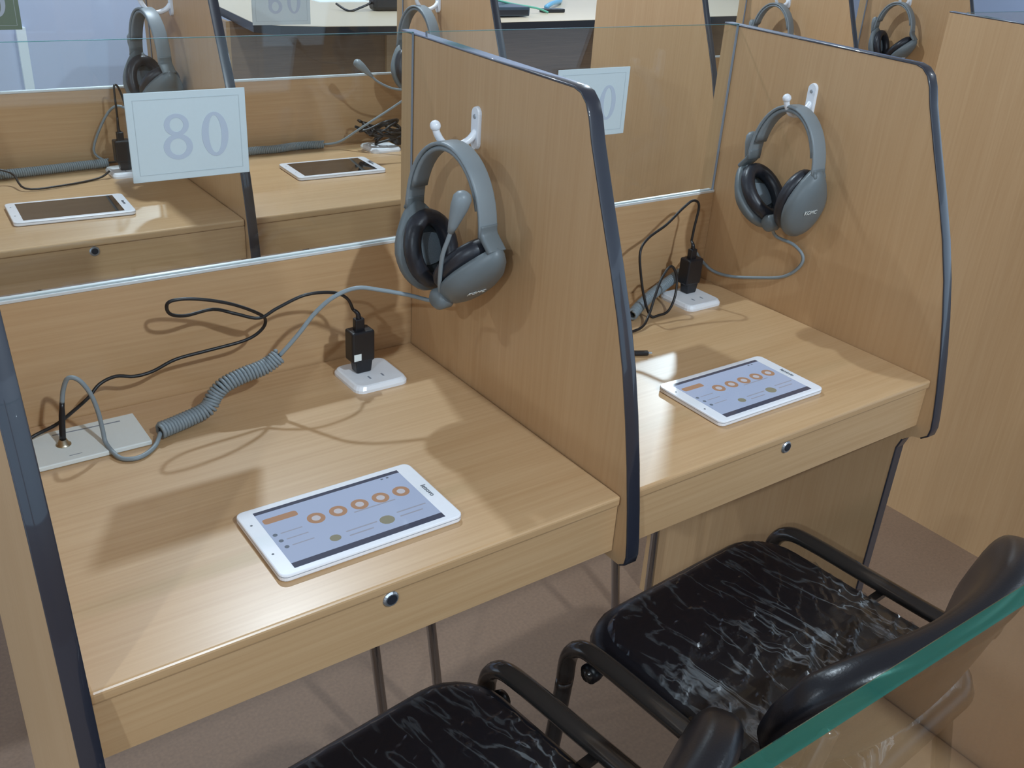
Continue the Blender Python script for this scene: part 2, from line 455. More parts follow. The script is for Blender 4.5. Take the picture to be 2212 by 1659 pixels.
make_desk(PX[0] + T, PX[1], 0.241, [(0.405, 0.42, 0.05), (0.505, 0.42, 0.06)], 0, 0, 'light wooden desk under the left lit tablet, coiled grey cord on it')
make_desk(PX[1] + T, PX[2], 0.838, [(0.915, 0.42, 0.06), (1.060, 0.42, -0.01)], 0, 0, 'light wooden desk under the right lit tablet')
make_glass(PX[0] + T, PX[1], 0, 0, 'glass pane carrying the front sign numbered 80')
make_glass(PX[1] + T, PX[2], 0, 0, 'glass pane carrying the sign half hidden by the middle partition')
make_sign(0.1655, 0, 0, 'large pale card sign reading 80 on the front glass', '80')
make_sign(0.7835, 0, 0, 'pale card sign half hidden by the middle partition, only its 0 showing', '80')

# second row, behind the glass
Y2, Z2 = 1.055, 0.030
QX = [-0.107, 0.510, 1.127, 1.772, 2.361, 2.978]
qlab = ['wooden partition of the second row beyond the left picture edge',
        'wooden partition with dark edge seen behind the sign numbered 80',
        'wooden partition of the second row, headset with microphone pointing left on it',
        'bare wooden end partition seen through the glass with the half hidden sign',
        'wooden partition of the second row behind the top of the end partition',
        'wooden end partition of the second row, last one before the pale wall at top right']
part_end2.location = (QX[5], Y2, Z2); part_end2['label'] = qlab[5]
for k in range(5): dup(part_end2 if k in (2, 3) else part_plain, (QX[k], Y2, Z2), qlab[k])
dlab = ['wooden desk of the second row holding the leftmost dark tablet', 'wooden desk of the second row behind the sign 80, dark tablet near its middle',
        'wooden desk of the second row behind the middle partition', 'wooden desk of the second row behind the half hidden sign',
        'wooden desk of the second row behind the end partition, farthest right']
glab = ['glass pane of the second row in front of the white wall, farthest left', 'second row glass pane carrying the small sign at the top picture edge',
        'glass pane of the second row above the middle partition', 'glass pane of the second row right of the bare partition', 'glass pane of the second row, farthest right']
locks = [0.235, 0.955, 1.40, 2.03, 2.64]
for k in (0, 1, 3, 4):
    make_desk(QX[k] + T, QX[k + 1], locks[k], [(QX[k] + 0.30, 0.42, 0.02)], Y2, Z2, dlab[k])
    make_glass(QX[k] + T, QX[k + 1], Y2, Z2, glab[k])
make_sign(QX[0] + 0.228, Y2, Z2, 'dark green-grey sign at the top left corner, mostly out of frame', '80', 'card_dark')
make_sign(QX[1] + 0.228, Y2, Z2, 'small pale sign cut by the top of the picture, left of centre', '60')

# nearest row: only its glass edge shows at the lower right; the desk mirrors in it
Y0 = -0.580 - D - 0.002
for k, x in enumerate((-0.70, -0.083, 0.534, 1.151)):
    dup(part_plain, (x, Y0, 0), ['wooden partition of the nearest row, first from the left, below the camera', 'wooden partition of the nearest row just below the camera',
        'wooden partition of the nearest row right of the camera', 'wooden partition of the nearest row farthest right'][k])
for k, (a, b) in enumerate(((-0.682, -0.083), (-0.065, 0.534), (0.552, 1.151))):
    make_desk(a, b, (a + b) / 2, [(a + 0.3, 0.42, 0.02)], Y0, 0, ['wooden desk of the nearest row, left of the camera', 'wooden desk of the nearest row, mirrored in the green-edged glass', 'wooden desk of the nearest row, right of the camera'][k])
    make_glass(a, b, Y0, 0, ['glass pane of the nearest row left of the camera', 'glass pane with green edge crossing the lower right corner', 'glass pane of the nearest row right of the camera'][k])

# block across the aisle at the right
dup(part_plain, (1.951 + PITCH, 0.083, 0), 'second wooden partition across the aisle, beyond the right picture edge')
make_desk(1.951 + T, 1.951 + PITCH, 2.25, [(2.3, 0.42, 0.02)], 0.083, 0, 'wooden desk across the aisle beyond the right picture edge')
make_glass(1.951 + T, 1.951 + PITCH, 0.083, 0, 'glass pane across the aisle at the top right edge')

# ------------------------------------------------------------------ tablets
TW, TH, TT = 0.210, 0.124, 0.0080
def flat(poly, z, me_name='flat'):
    me = bpy.data.meshes.new(me_name); me.from_pydata([(a, b, z) for a, b in poly], [], [tuple(range(len(poly)))]); me.update(); return me
def disc_ring(cx, cy, ro, ri, z, n=22, k=1.0):
    v = []; f = []
    for i in range(n):
        t = 2 * math.pi * i / n
        v += [(cx + ro * math.cos(t), cy + k * ro * math.sin(t), z), (cx + ri * math.cos(t), cy + k * ri * math.sin(t), z)]
    for i in range(n):
        j = (i + 1) % n; f.append((2 * i, 2 * j, 2 * j + 1, 2 * i + 1))
    me = bpy.data.meshes.new('r'); me.from_pydata(v, [], f); me.update(); return me
def make_tablet(label, loc, rz, lit):
    r = thing('tablet', label, 'tablet', loc, rz, 'white tablets lying on the desks')
    poly = rrect(TW, TH, 0.009, 5)
    bm = bmesh.new(); bm.from_mesh(prism_z(poly, 0.0, TT))
    bmesh.ops.bevel(bm, geom=[e for e in bm.edges if abs(e.verts[0].co.z - e.verts[1].co.z) < 1e-6], offset=0.0016, segments=2, affect='EDGES', profile=0.5)
    obj('body', tomesh('tb', bm), 'tablet', r)
    bm = bmesh.new(); bm.from_mesh(prism_z(rrect(TW + 0.0003, TH + 0.0003, 0.0091, 5), TT - 0.0030, TT - 0.0024))
    obj('rim_seam', tomesh('ts', bm), 'seam', r)
    u0, u1, v0, v1 = -0.0880, 0.0855, -0.0545, 0.0525
    zt = TT + 0.0001
    sc = obj('screen', flat([(u0, v0), (u1, v0), (u1, v1), (u0, v1)], zt), 'ui_bg' if lit else 'off_screen', r)
    if lit:
        z1 = zt + 0.00012; z2 = zt + 0.0002
        def q(nm, a, b, c, d, mat, z=z1): obj(nm, flat([(a, c), (b, c), (b, d), (a, d)], z), mat, sc)
        q('status_bar', u0, u1, v1 - 0.0055, v1, 'ui_bar'); q('navigation_bar', u0, u1, v0, v0 + 0.0085, 'ui_bar')
        bt = obj('screen_button', flat([(a - 0.066, b + 0.0315) for a, b in rrect(0.038, 0.0098, 0.003, 3)], z1), 'orange', sc)
        for i, cx in enumerate((-0.0341, -0.0085, 0.0171, 0.0427, 0.0683)):
            o = obj('screen_icon', disc_ring(cx, 0.0119, 0.0098, 0.0048, z1), 'orange', sc)
            obj('screen_icon', disc_ring(cx, 0.0119, 0.0048, 0.0001, z1), 'ui_pale', sc)
        for i, (cx, cy) in enumerate(((-0.0830, 0.0050), (-0.0815, -0.0070), (-0.0805, -0.0190))):
            obj('menu_icon', disc_ring(cx, cy, 0.0026, 0.0001, z1, 12), 'ui_dark', sc)
            q('menu_line', cx + 0.006, cx + 0.030, cy - 0.0008, cy + 0.0008, 'ui_grey')
        obj('screen_picture', disc_ring(-0.0321, -0.0300, 0.0062, 0.0001, z1, 14, 0.9), 'ui_olive', sc)
        obj('screen_picture', disc_ring(0.0289, -0.0285, 0.0085, 0.0001, z1, 14, 0.9), 'ui_olive', sc)
        for cx, cy, w in ((0.000, -0.026, 0.036), (0.062, -0.022, 0.036), (-0.004, -0.034, 0.028), (0.058, -0.030, 0.028), (0.030, 0.001, 0.05)):
            q('text_line', cx - w / 2, cx + w / 2, cy - 0.0010, cy + 0.0010, 'ui_grey')
        for cx in (0.060, 0.067): q('status_icon', cx, cx + 0.003, v1 - 0.010, v1 - 0.0075, 'ui_dark')
    tx = text_mesh('lenovo', 0.0090)
    o = obj('printed_name', tx, 'print_dark', r, (0.0953, -0.001, TT + 0.0002)); o.rotation_euler = (0, 0, -math.pi / 2)
    for cy in (0.0327, -0.0232):
        obj('front_sensor', disc_ring(-0.0973, cy, 0.0014, 0.0001, TT + 0.0002, 10), 'print_dark', r)
    return r
make_tablet('white tablet with lit screen on the left desk', (0.2526, 0.1130, H + 0.0004), -0.0008, True)
make_tablet('white tablet with lit screen on the right desk', (0.8684, 0.1172, H + 0.0004), -0.0062, True)
make_tablet('white tablet with dark screen at the left edge behind the glass', (0.2400, 1.230, H + Z2 + 0.0004), math.radians(-3.2), False)
make_tablet('white tablet with dark screen behind the glass, right of the sign 80', (0.8190, 1.315, H + Z2 + 0.0004), math.radians(-2.5), False)

# ------------------------------------------------------------------ outlets, chargers, cable plate
def make_outlet(label, loc):
    r = thing('power_outlet', label, 'outlet', loc, 0, 'white outlets set in the worktops')
    pl_v = [(a * k, b * k, z) for z, k in ((0, 1), (0.004, 1), (0.0085, 0.93), (0.0095, 0.87)) for a, b in rrect(0.080, 0.080, 0.013, 4)]
    pn = len(pl_v) // 4
    obj('plate', pydata('plate', pl_v, [tuple(range(pn)), tuple(range(3 * pn, 4 * pn))] + [(q * pn + i, q * pn + (i + 1) % pn, (q + 1) * pn + (i + 1) % pn, (q + 1) * pn + i) for q in range(3) for i in range(pn)]), 'white', r)
    for sx in (-0.010, 0.010): obj('socket_slot', box(sx - 0.0012, sx + 0.0012, -0.020, -0.012, 0.0095, 0.0098), 'seam', r)
    return r
make_outlet('white power outlet on the left desk under the black charger', (0.4315, 0.405, H))
make_outlet('white power outlet on the right desk under the black charger', (1.0530, 0.405, H))
make_outlet('white power outlet left of the sign 80, second row', (0.4100, 1.455, H + Z2))
make_outlet('white power outlet beside the black cable heap, second row', (1.0150, 1.452, H + Z2))
make_outlet('white outlet mostly hidden behind the right edge of the sign 80', (0.5730, 1.39, H + Z2))

def make_charger(label, loc, cable, sticker, plug=None):
    """local origin: worktop under the charger"""
    r = thing('phone_charger', label, 'charger', loc, 0, 'black chargers plugged into the outlets')
    L = Vector(loc)
    obj('pin_block', frustum(0.002, 0, 0.0094, 0.030, 0.022, 0.017, 0.026, 0.020, 0.002), 'black', r)
    obj('body', box(-0.0170, 0.0170, -0.0120, 0.0120, 0.027, 0.0725, 0.0030, 3), 'black', r)
    obj('connector', box(-0.0085, 0.0055, -0.005, 0.005, 0.070, 0.0890, 0.0018, 2), 'black', r)
    obj('strain_relief', tube([(-0.0015, 0, 0.088), (-0.003, 0, 0.096), Vector(cable[0]) - L], 0.0042, 8, 3, lambda t: 1 - 0.5 * t), 'black', r, smooth=True)
    if sticker: obj('sticker', box(-0.0150, -0.004, -0.0125, -0.0119, 0.031, 0.041, 0.0002, 1), 'cream', r)
    c = obj('cable', tube([Vector(p) - L for p in cable], 0.0022, 8, 5), 'cable', r, smooth=True)
    if plug:
        a, b = Vector(plug[0]) - L, Vector(plug[1]) - L
        obj('cable_plug', sweep([a, a.lerp(b, 0.3), a.lerp(b, 0.97), b], rrect(0.0085, 0.0058, 0.0015, 2), scale=lambda t: 0.75 if t < 0.1 else 1.0), 'black', r)
        obj('plug_tip', sweep([b, b + (b - a).normalized() * 0.006], rrect(0.005, 0.0018, 0.0005, 1)), 'lockm', r)
    return r
def up_(pts): return [(a, b, c + H) for a, b, c in pts]
C1 = up_([(0.4125, 0.418, 0.1013), (0.4036, 0.416, 0.1191), (0.3833, 0.415, 0.1316), (0.3443, 0.415, 0.1354), (0.308, 0.42, 0.1224), (0.2847, 0.425, 0.111), (0.2569, 0.43, 0.1203), (0.2299, 0.435, 0.1298), (0.1938, 0.43, 0.1301), (0.174, 0.425, 0.1388), (0.1718, 0.42, 0.1542), (0.1874, 0.418, 0.1572), (0.2149, 0.416, 0.1522), (0.2485, 0.416, 0.1399), (0.2792, 0.420, 0.1216), (0.2945, 0.43, 0.1053), (0.2906, 0.435, 0.0898), (0.2689, 0.437, 0.0786), (0.2212, 0.44, 0.0734), (0.1801, 0.44, 0.0704), (0.1507, 0.44, 0.0606), (0.1283, 0.44, 0.059), (0.1071, 0.44, 0.0641), (0.0867, 0.435, 0.0607), (0.0707, 0.43, 0.0484), (0.0479, 0.43, 0.0326), (0.0312, 0.43, 0.0229), (0.0041, 0.43, 0.0140), (-0.022, 0.41, 0.0105), (-0.034, 0.36, 0.003), (-0.034, 0.31, 0.004)])
make_charger('black charger with looping cable on the left desk, white sticker on it', (0.4205, 0.414, H), C1, True, (C1[-1], (-0.022, 0.2800, H + 0.004)))
C2 = up_([(1.0617, 0.43, 0.0998), (1.0637, 0.43, 0.1244), (1.0673, 0.43, 0.1604), (1.0518, 0.43, 0.1718), (1.029, 0.43, 0.1611), (0.991, 0.425, 0.1396), (0.9477, 0.42, 0.1234), (0.9241, 0.41, 0.1064), (0.9236, 0.4, 0.066), (0.9289, 0.39, 0.0281), (0.935, 0.378, 0.0045), (0.950, 0.376, 0.0035), (0.9734, 0.377, 0.0065), (0.9929, 0.385, 0.0264), (1.0015, 0.395, 0.0546), (0.9896, 0.4, 0.0754), (0.9664, 0.395, 0.0605), (0.9407, 0.38, 0.0377), (0.916, 0.365, 0.0112), (0.8883, 0.35, 0.0039), (0.850, 0.345, 0.003), (0.806, 0.335, 0.003), (0.786, 0.312, 0.003), (0.792, 0.290, 0.004), (0.806, 0.286, 0.004)])
make_charger('black charger with looping cable on the right desk', (1.0600, 0.421, H), C2, False, ((0.806, 0.286, H + 0.004), (0.832, 0.2730, H + 0.004)))
C3 = [(0.4, 1.452, H + 0.150), (0.400, 1.452, H + 0.190), (0.402, 1.455, H + 0.212), (0.412, 1.462, H + 0.205), (0.424, 1.470, H + 0.16), (0.432, 1.485, H + 0.09), (0.425, 1.510, H + 0.045), (0.30, 1.522, H + 0.040), (0.12, 1.518, H + 0.042), (0.09, 1.49, H + 0.062), (0.13, 1.46, H + 0.068), (0.182, 1.45, H + 0.055), (0.195, 1.394, H + 0.036), (0.26, 1.397, H + 0.0335), (0.339, 1.424, H + 0.0335), (0.366, 1.430, H + 0.045)]
make_charger('black charger with drooping cable left of the sign 80, second row', (0.402, 1.452, H + Z2), C3, False)

t = thing('cable_plate', 'white slotted cable plate in the left desk corner', 'cable plate', (0.0605, 0.409, H + 0.0004))
obj('plate', box(-0.0675, 0.0620, -0.039, 0.0385, 0, 0.006, 0.0012, 2), 'cream', t)
obj('slot', xform(box(-0.034, 0.043, -0.0011, 0.0011, 0.0052, 0.0062), Matrix.Translation((0, 0.0265, 0)) @ Matrix.Rotation(math.radians(-2), 4, 'Z')), 'seam', t)
obj('slot', box(-0.028, -0.014, -0.0290, -0.0280, 0.0052, 0.0062), 'seam', t)
obj('jack_socket', xform(lathe([(0, 0.013), (0.0045, 0.013), (0.006, 0.008), (0.0085, 0.0070), (0.0085, 0.0055), (0, 0.0055)], 18), Matrix.Translation((-0.0275, 0.000, 0))), 'brass', t, smooth=True)

# heap of bundled black cable in the second row
t = thing('cable_bundle', 'black tangled charger cable heap in the second row corner', 'cable', (1.045, 1.475, H + Z2))
for i in range(7):
    pts = []
    for k in range(14):
        a = 2 * math.pi * k / 12 + i * 0.5
        pts.append((0.046 * math.cos(a) + random.uniform(-.008, .008) - 0.008 * i + 0.01, 0.026 * math.sin(a) + random.uniform(-.006, .006) - 0.015, 0.012 + 0.011 * i * 0.55 + 0.012 * math.sin(a * 1.5 + i) + 0.012))
    obj('cable_loop', tube(pts, 0.0032, 6, 4), 'cable', t, smooth=True)
obj('cable_tie', xform(box(-0.008, 0.008, -0.03, 0.012, 0.006, 0.040, 0.004, 2), Matrix.Translation((0.02, 0, 0))), 'black', t)
obj('cable_plug', xform(box(-0.004, 0.004, -0.022, 0.022, -0.003, 0.003, 0.001, 1), Matrix.Translation((-0.075, -0.02, 0.050)) @ Matrix.Rotation(math.radians(70), 4, 'Z') @ Matrix.Rotation(math.radians(20), 4, 'X')), 'black', t)

# ------------------------------------------------------------------ hooks and headsets
def make_hook(label, loc):
    """local: partition face at x=0, hook reaches towards -x, z=0 at the arm"""
    r = thing('wall_hook', label, 'hook', loc, 0, 'white hooks on the partitions')
    plate = [(math.cos(a) * 0.0085, math.sin(a) * 0.0085 + 0.026) for a in [math.pi * k / 8 for k in range(9)]] + \
            [(math.cos(a) * 0.0085, math.sin(a) * 0.0085 - 0.010) for a in [math.pi + math.pi * k / 8 for k in range(9)]]
    n = len(plate)
    v = [(0.0, a, b) for a, b in plate] + [(-0.0045, a * 0.86, b * 0.97) for a, b in plate]
    f = [tuple(range(n)), tuple(range(2 * n - 1, n - 1, -1))] + [(i, (i + 1) % n, n + (i + 1) % n, n + i) for i in range(n)]
    obj('back_plate', pydata('p', v, f), 'white', r)
    obj('screw', xform(lathe([(0, 0.0012), (0.0026, 0.0010), (0.0030, 0)], 10), Matrix.Translation((-0.0045, 0, 0.022)) @ Matrix.Rotation(math.radians(-90), 4, 'Y')), 'lockm', r)
    obj('arm', tube([(-0.002, 0, 0.004), (-0.012, 0, -0.006), (-0.030, 0, -0.012), (-0.047, 0, -0.008), (-0.057, 0, 0.004), (-0.060, 0, 0.012)], 0.0042, 10, 5, lambda t: 1.15 - 0.1 * t), 'white', r, smooth=True)
    me = bmesh.new(); bmesh.ops.create_icosphere(me, subdivisions=2, radius=0.0068)
    obj('ball_tip', xform(tomesh('s', me), Matrix.Translation((-0.0605, 0, 0.015))), 'white', r, smooth=True)
    return r

def cup_shell():
    """ear cup shell, opens towards +x(local), outline in the yz plane"""
    v = []; f = []; n = 28
    rings = [(0.000, 1.0), (-0.006, 1.02), (-0.013, 0.97), (-0.019, 0.84), (-0.0235, 0.60), (-0.0255, 0.30)]
    for x, k in rings:
        for i in range(n):
            a = 2 * math.pi * i / n
            yy = 0.0395 * math.cos(a); zz = 0.0535 * math.sin(a)
            if zz > 0: yy *= 1 - 0.42 * (zz / 0.0535) ** 1.5; zz *= 1.15
            v.append((x, yy * k, zz * k))
    for r_ in range(len(rings) - 1):
        for i in range(n):
            j = (i + 1) % n; f.append((r_ * n + i, r_ * n + j, (r_ + 1) * n + j, (r_ + 1) * n + i))
    f.append(tuple(range(n))); f.append(tuple((len(rings) - 1) * n + i for i in range(n)))
    return pydata('cup', v, f)
def cup_cushion():
    v = []; f = []; n = 28; m = 10
    for i in range(n):
        a = 2 * math.pi * i / n
        cy, cz = 0.0290 * math.cos(a), 0.0405 * math.sin(a)
        ny, nz = math.cos(a), math.sin(a)
        for j in range(m):
            b = 2 * math.pi * j / m
            v.append((0.0115 + 0.0115 * math.sin(b), cy + ny * 0.0108 * math.cos(b), cz + nz * 0.0108 * math.cos(b)))
    for i in range(n):
        for j in range(m):
            i2, j2 = (i + 1) % n, (j + 1) % m
            f.append((i * m + j, i2 * m + j, i2 * m + j2, i * m + j2))
    return pydata('pad', v, f)
SHELL, PAD = cup_shell(), cup_cushion()
GRILLE = flat([(0.021 * math.cos(2 * math.pi * i / 20), 0.032 * math.sin(2 * math.pi * i / 20)) for i in range(20)], 0.0)
GRILLE.transform(Matrix.Rotation(math.radians(90), 4, 'Y')); GRILLE.transform(Matrix.Translation((0.0035, 0, 0)))
GRILLE.transform(Matrix.Scale(1, 4))
BAND_A, BAND_B = 0.070, 0.098
def band_pt(t, a=BAND_A, b=BAND_B):
    return Vector((a * math.sin(t), 0, b * math.cos(t) - b))
bandP = [band_pt(math.radians(d)) for d in range(-92, 93, 8)]
BAND = sweep(bandP, rrect(0.030, 0.0050, 0.0022, 2), upv=(0, 0, 1e-3) if False else None)
padP = [band_pt(math.radians(d), BAND_A - 0.006, BAND_B - 0.006) + Vector((0, 0, -0.006)) for d in range(-72, 73, 8)]
BPAD = sweep(padP, rrect(0.026, 0.0065, 0.003, 2))
def make_headset(label, loc, rz, mic, near=(-0.043, -0.158, 42), far=(0.046, -0.154, 16)):
    """local: x along the ear cups, y across the headband, z=0 top of the headband"""
    r = thing('headset', label, 'headset', loc, rz, 'grey headsets hanging on the hooks')
    r.scale = (0.94, 0.94, 0.94)
    obj('headband', BAND.copy(), 'grey_light', r, smooth=True)
    obj('headband_pad', BPAD.copy(), 'grey_light', r, smooth=True)
    cups = {}
    for s, (cx, cz, tilt) in ((-1, near), (1, far)):
        th = math.radians(tilt)
        # neck of the cup, in cup space, brought back to headset space
        neck = Vector((cx, 0, cz)) + Vector((-s * -0.010 * math.cos(th) + s * 0.056 * math.sin(th), 0, 0.056 * math.cos(th)))
        arm = [Vector((s * 0.0698, 0, -0.086)), Vector((s * 0.0712, 0, -0.098)), (Vector((s * 0.0705, 0, -0.104)) + neck) / 2 + Vector((s * 0.003, 0, 0)), neck]
        obj('slider_arm', sweep(catmull(arm, 4), rrect(0.028, 0.0085, 0.003, 2)), 'grey', r, smooth=True)
        c = obj('ear_cup', SHELL.copy(), 'grey', r, (cx, 0, cz), smooth=True)
        c.rotation_euler = (0, s * th, 0)          # the cups lean so that their lower ends meet
        c.scale = (-1.08 if s > 0 else 1.08, 1.08, 1.06)
        obj('ear_cushion', PAD.copy(), 'cushion', c, smooth=True)
        obj('speaker_grille', GRILLE.copy(), 'grille', c)
        cups[s] = c
    o = obj('printed_name', text_mesh('KOMC', 0.0095), 'cream', cups[-1], (-0.0262, 0.006, -0.002))
    o.rotation_euler = (math.radians(90), 0, math.radians(-90))
    jc = Vector(mic['joint'])
    obj('microphone_joint', xform(lathe([(0, 0.013), (0.010, 0.013), (0.0145, 0.008), (0.0145, -0.008), (0.010, -0.013), (0, -0.013)], 16), Matrix.Translation(jc) @ Matrix.Rotation(math.radians(90), 4, 'X')), 'grey', r, smooth=True)
    b = obj('microphone_boom', tube([jc] + [Vector(p) for p in mic['boom']], 0.0028, 8, 5), 'grey_light', r, smooth=True)
    e = Vector(mic['boom'][-1]); d = (e - Vector(mic['boom'][-2])).normalized()
    cap = [e - d * 0.002, e + d * 0.008, e + d * 0.020, e + d * 0.034, e + d * 0.046, e + d * 0.052, e + d * 0.0545]
    rad = [0.35, 0.55, 0.78, 1.02, 1.05, 0.75, 0.30]
    obj('microphone', sweep(cap, circ(0.0120, 14, 0.0100), scale=lambda t: rad[min(6, int(round(t * 6)))]), 'grey_light', b, smooth=True)
    r['joint'] = tuple(jc)
    return r, jc
def add_cords(r, parts):
    Mi = r.matrix_world.inverted()
    for kind, pts, *rest in parts:
        if kind == 'cord': me = tube([Mi @ Vector(p) for p in pts], 0.0029, 8, 5)
        elif kind == 'coil':
            P = catmull([Mi @ Vector(p) for p in pts], 24)
            # helix around the path
            L = [0.0]
            for i in range(1, len(P)): L.append(L[-1] + (P[i] - P[i - 1]).length)
            tot = L[-1]; pitch = 0.0046; R = rest[0] if rest else 0.0075; turns = int(tot / pitch); out = []
            for k in range(turns * 9 + 1):
                s_ = tot * k / (turns * 9); i = 0
                while i < len(L) - 2 and L[i + 1] < s_: i += 1
                w = (s_ - L[i]) / max(1e-9, L[i + 1] - L[i]); c = P[i].lerp(P[i + 1], w); d = (P[i + 1] - P[i]).normalized()
                a = Vector((0, 0, 1)) - d * d.z
                a = a.normalized() if a.length > 1e-3 else Vector((0, 1, 0)); bb = d.cross(a); th = 2 * math.pi * k / 9
                out.append(c + a * math.cos(th) * R + bb * math.sin(th) * R)
            me = sweep(out, circ(0.0025, 6))
        elif kind == 'plug': me = tube([Mi @ Vector(p) for p in pts], 0.0040, 8, 3, lambda t: 0.8 if t < 0.2 else 1.0)
        obj({'cord': 'cord', 'coil': 'coiled_cord', 'plug': 'audio_plug'}[kind], me, 'black' if kind == 'plug' else 'cord', r, smooth=True)

HK = (0.3215, 0.343)          # y, z of a hook arm on its partition
hooks = [(PX[1], HK[0] + 0.008, H + HK[1], 'white hook holding the headset above the left desk'),
         (PX[2], HK[0] - 0.008, H + HK[1], 'white hook holding the headset above the right desk'),
         (QX[1], Y2 + HK[0], H + Z2 + HK[1], 'white hook behind the sign 80, second row'),
         (QX[2], Y2 + HK[0], H + Z2 + HK[1], 'white hook of the second row behind the middle partition'),
         (QX[4], Y2 + HK[0], H + Z2 + HK[1], 'white hook of the second row above the end partition'),
         (QX[5], Y2 + HK[0], H + Z2 + HK[1], 'white hook on the last partition of the second row')]
for x, y, z, l in hooks: make_hook(l, (x, y, z))
RZ = math.radians(90)
up_mic = dict(joint=(-0.021, 0.028, -0.196), boom=[(-0.030, 0.040, -0.172), (-0.040, 0.046, -0.130), (-0.047, 0.043, -0.104), (-0.049, 0.041, -0.094)])
far_mic = dict(joint=(-0.006, 0.014, -0.193), boom=[(0.030, 0.008, -0.196), (0.075, 0.002, -0.165), (0.0835, 0.0, -0.130), (0.0825, 0.0, -0.112)])
out_mic = dict(joint=(-0.027, 0.022, -0.193), boom=[(-0.026, 0.045, -0.192), (-0.015, 0.090, -0.186), (-0.004, 0.125, -0.170), (0.002, 0.140, -0.156)])
def hs_loc(x, y, z, dx=-0.052): return (x + dx, y, z - 0.004)
# rz=90deg: local x -> world +y, local y -> world -x
h1, j = make_headset('grey headset with raised microphone above the left desk', hs_loc(PX[1], HK[0] - 0.017, H + HK[1] + 0.003), RZ + math.radians(7), up_mic)
h2, j = make_headset('grey headset above the right desk, printed cup facing outward', hs_loc(PX[2], HK[0] - 0.016, H + HK[1] + 0.007, -0.046), RZ - math.radians(2), far_mic, (-0.050, -0.148, 12), (0.044, -0.160, 42))
h3, j = make_headset('dark looking headset at the top left behind the sign 80', hs_loc(QX[1], Y2 + HK[0], H + Z2 + HK[1]), RZ + math.radians(7), far_mic)
h4, j = make_headset('headset of the second row with microphone pointing left', hs_loc(QX[2], Y2 + HK[0], H + Z2 + HK[1]), RZ + math.radians(7), out_mic)
h5, j = make_headset('headset at the top behind the end partition, second row', hs_loc(QX[4], Y2 + HK[0], H + Z2 + HK[1]), RZ + math.radians(6), far_mic)
h6, j = make_headset('headset on the last partition of the second row, top right', hs_loc(QX[5], Y2 + HK[0], H + Z2 + HK[1]), RZ + math.radians(6), far_mic)
h1.scale = (1.01, 0.94, 0.94)
bpy.context.view_layer.update()
def joint(r, s): return tuple(r.matrix_world @ Vector(r['joint']))
add_cords(h1, [
    ('cord', [joint(h1, -1)] + up_([(0.4733, 0.318, 0.1392), (0.4511, 0.335, 0.1443), (0.419, 0.352, 0.151), (0.3915, 0.365, 0.1542), (0.364, 0.375, 0.143), (0.3426, 0.385, 0.1213), (0.3251, 0.39, 0.0985), (0.3107, 0.395, 0.0801), (0.299, 0.4, 0.0656)])),
    ('coil', up_([(0.299, 0.4, 0.0656), (0.2784, 0.4, 0.0546), (0.2494, 0.4, 0.0490), (0.2239, 0.4, 0.0410), (0.2105, 0.4, 0.0290), (0.1980, 0.395, 0.0165), (0.1692, 0.39, 0.0112), (0.1346, 0.378, 0.0118)]), 0.0090),
    ('cord', up_([(0.1346, 0.376, 0.0105), (0.1240, 0.362, 0.0035), (0.1080, 0.348, 0.0030), (0.0930, 0.345, 0.0030), (0.080, 0.355, 0.0035), (0.0740, 0.382, 0.0095), (0.0738, 0.39, 0.0234), (0.0728, 0.395, 0.0459), (0.0684, 0.4, 0.069), (0.0594, 0.405, 0.0862), (0.0495, 0.41, 0.0888), (0.0436, 0.415, 0.0743), (0.0397, 0.415, 0.0573)])),
    ('plug', up_([(0.0397, 0.415, 0.0573), (0.0360, 0.413, 0.034), (0.0330, 0.409, 0.0135)]))])
add_cords(h2, [
    ('cord', [joint(h2, 1)] + up_([(1.140, 0.318, 0.1314), (1.149, 0.2867, 0.1249), (1.152, 0.2656, 0.1101), (1.152, 0.2708, 0.0883), (1.151, 0.2966, 0.0648), (1.150, 0.3436, 0.0471), (1.145, 0.4001, 0.0312), (1.135, 0.4356, 0.0314), (1.12, 0.4532, 0.0481), (1.108, 0.4600, 0.0629), (1.092, 0.462, 0.050), (1.075, 0.458, 0.032)])),
    ('coil', up_([(1.0734, 0.455, 0.0306), (1.0171, 0.444, 0.0170), (0.9479, 0.414, 0.0115), (0.8984, 0.385, 0.0105)]), 0.0080)])
Z = H + Z2
add_cords(h3, [('cord', [joint(h3, 1), (0.46, 1.43, Z + 0.09), (0.42, 1.46, Z + 0.135), (0.395, 1.50, Z + 0.12), (0.36, 1.52, Z + 0.04), (0.385, 1.515, Z + 0.012)]),
               ('coil', [(0.385, 1.512, Z + 0.011), (0.32, 1.508, Z + 0.011), (0.25, 1.500, Z + 0.011), (0.17, 1.495, Z + 0.011), (0.08, 1.49, Z + 0.011)], 0.0082)])
add_cords(h4, [('cord', [joint(h4, -1), (1.02, 1.40, Z + 0.11), (0.96, 1.44, Z + 0.06), (0.92, 1.48, Z + 0.02), (0.885, 1.50, Z + 0.011)]),
               ('coil', [(0.885, 1.50, Z + 0.011), (0.82, 1.508, Z + 0.011), (0.76, 1.498, Z + 0.011), (0.70, 1.500, Z + 0.011), (0.60, 1.49, Z + 0.011)], 0.0082)])
add_cords(h5, [('cord', [joint(h5, 1), (2.34, 1.36, Z + 0.10), (2.33, 1.40, Z + 0.03), (2.25, 1.45, Z + 0.004)])])
add_cords(h6, [('cord', [joint(h6, 1), (2.97, 1.34, Z + 0.11), (2.965, 1.30, Z + 0.06), (2.95, 1.40, Z + 0.01), (2.85, 1.46, Z + 0.004)])])

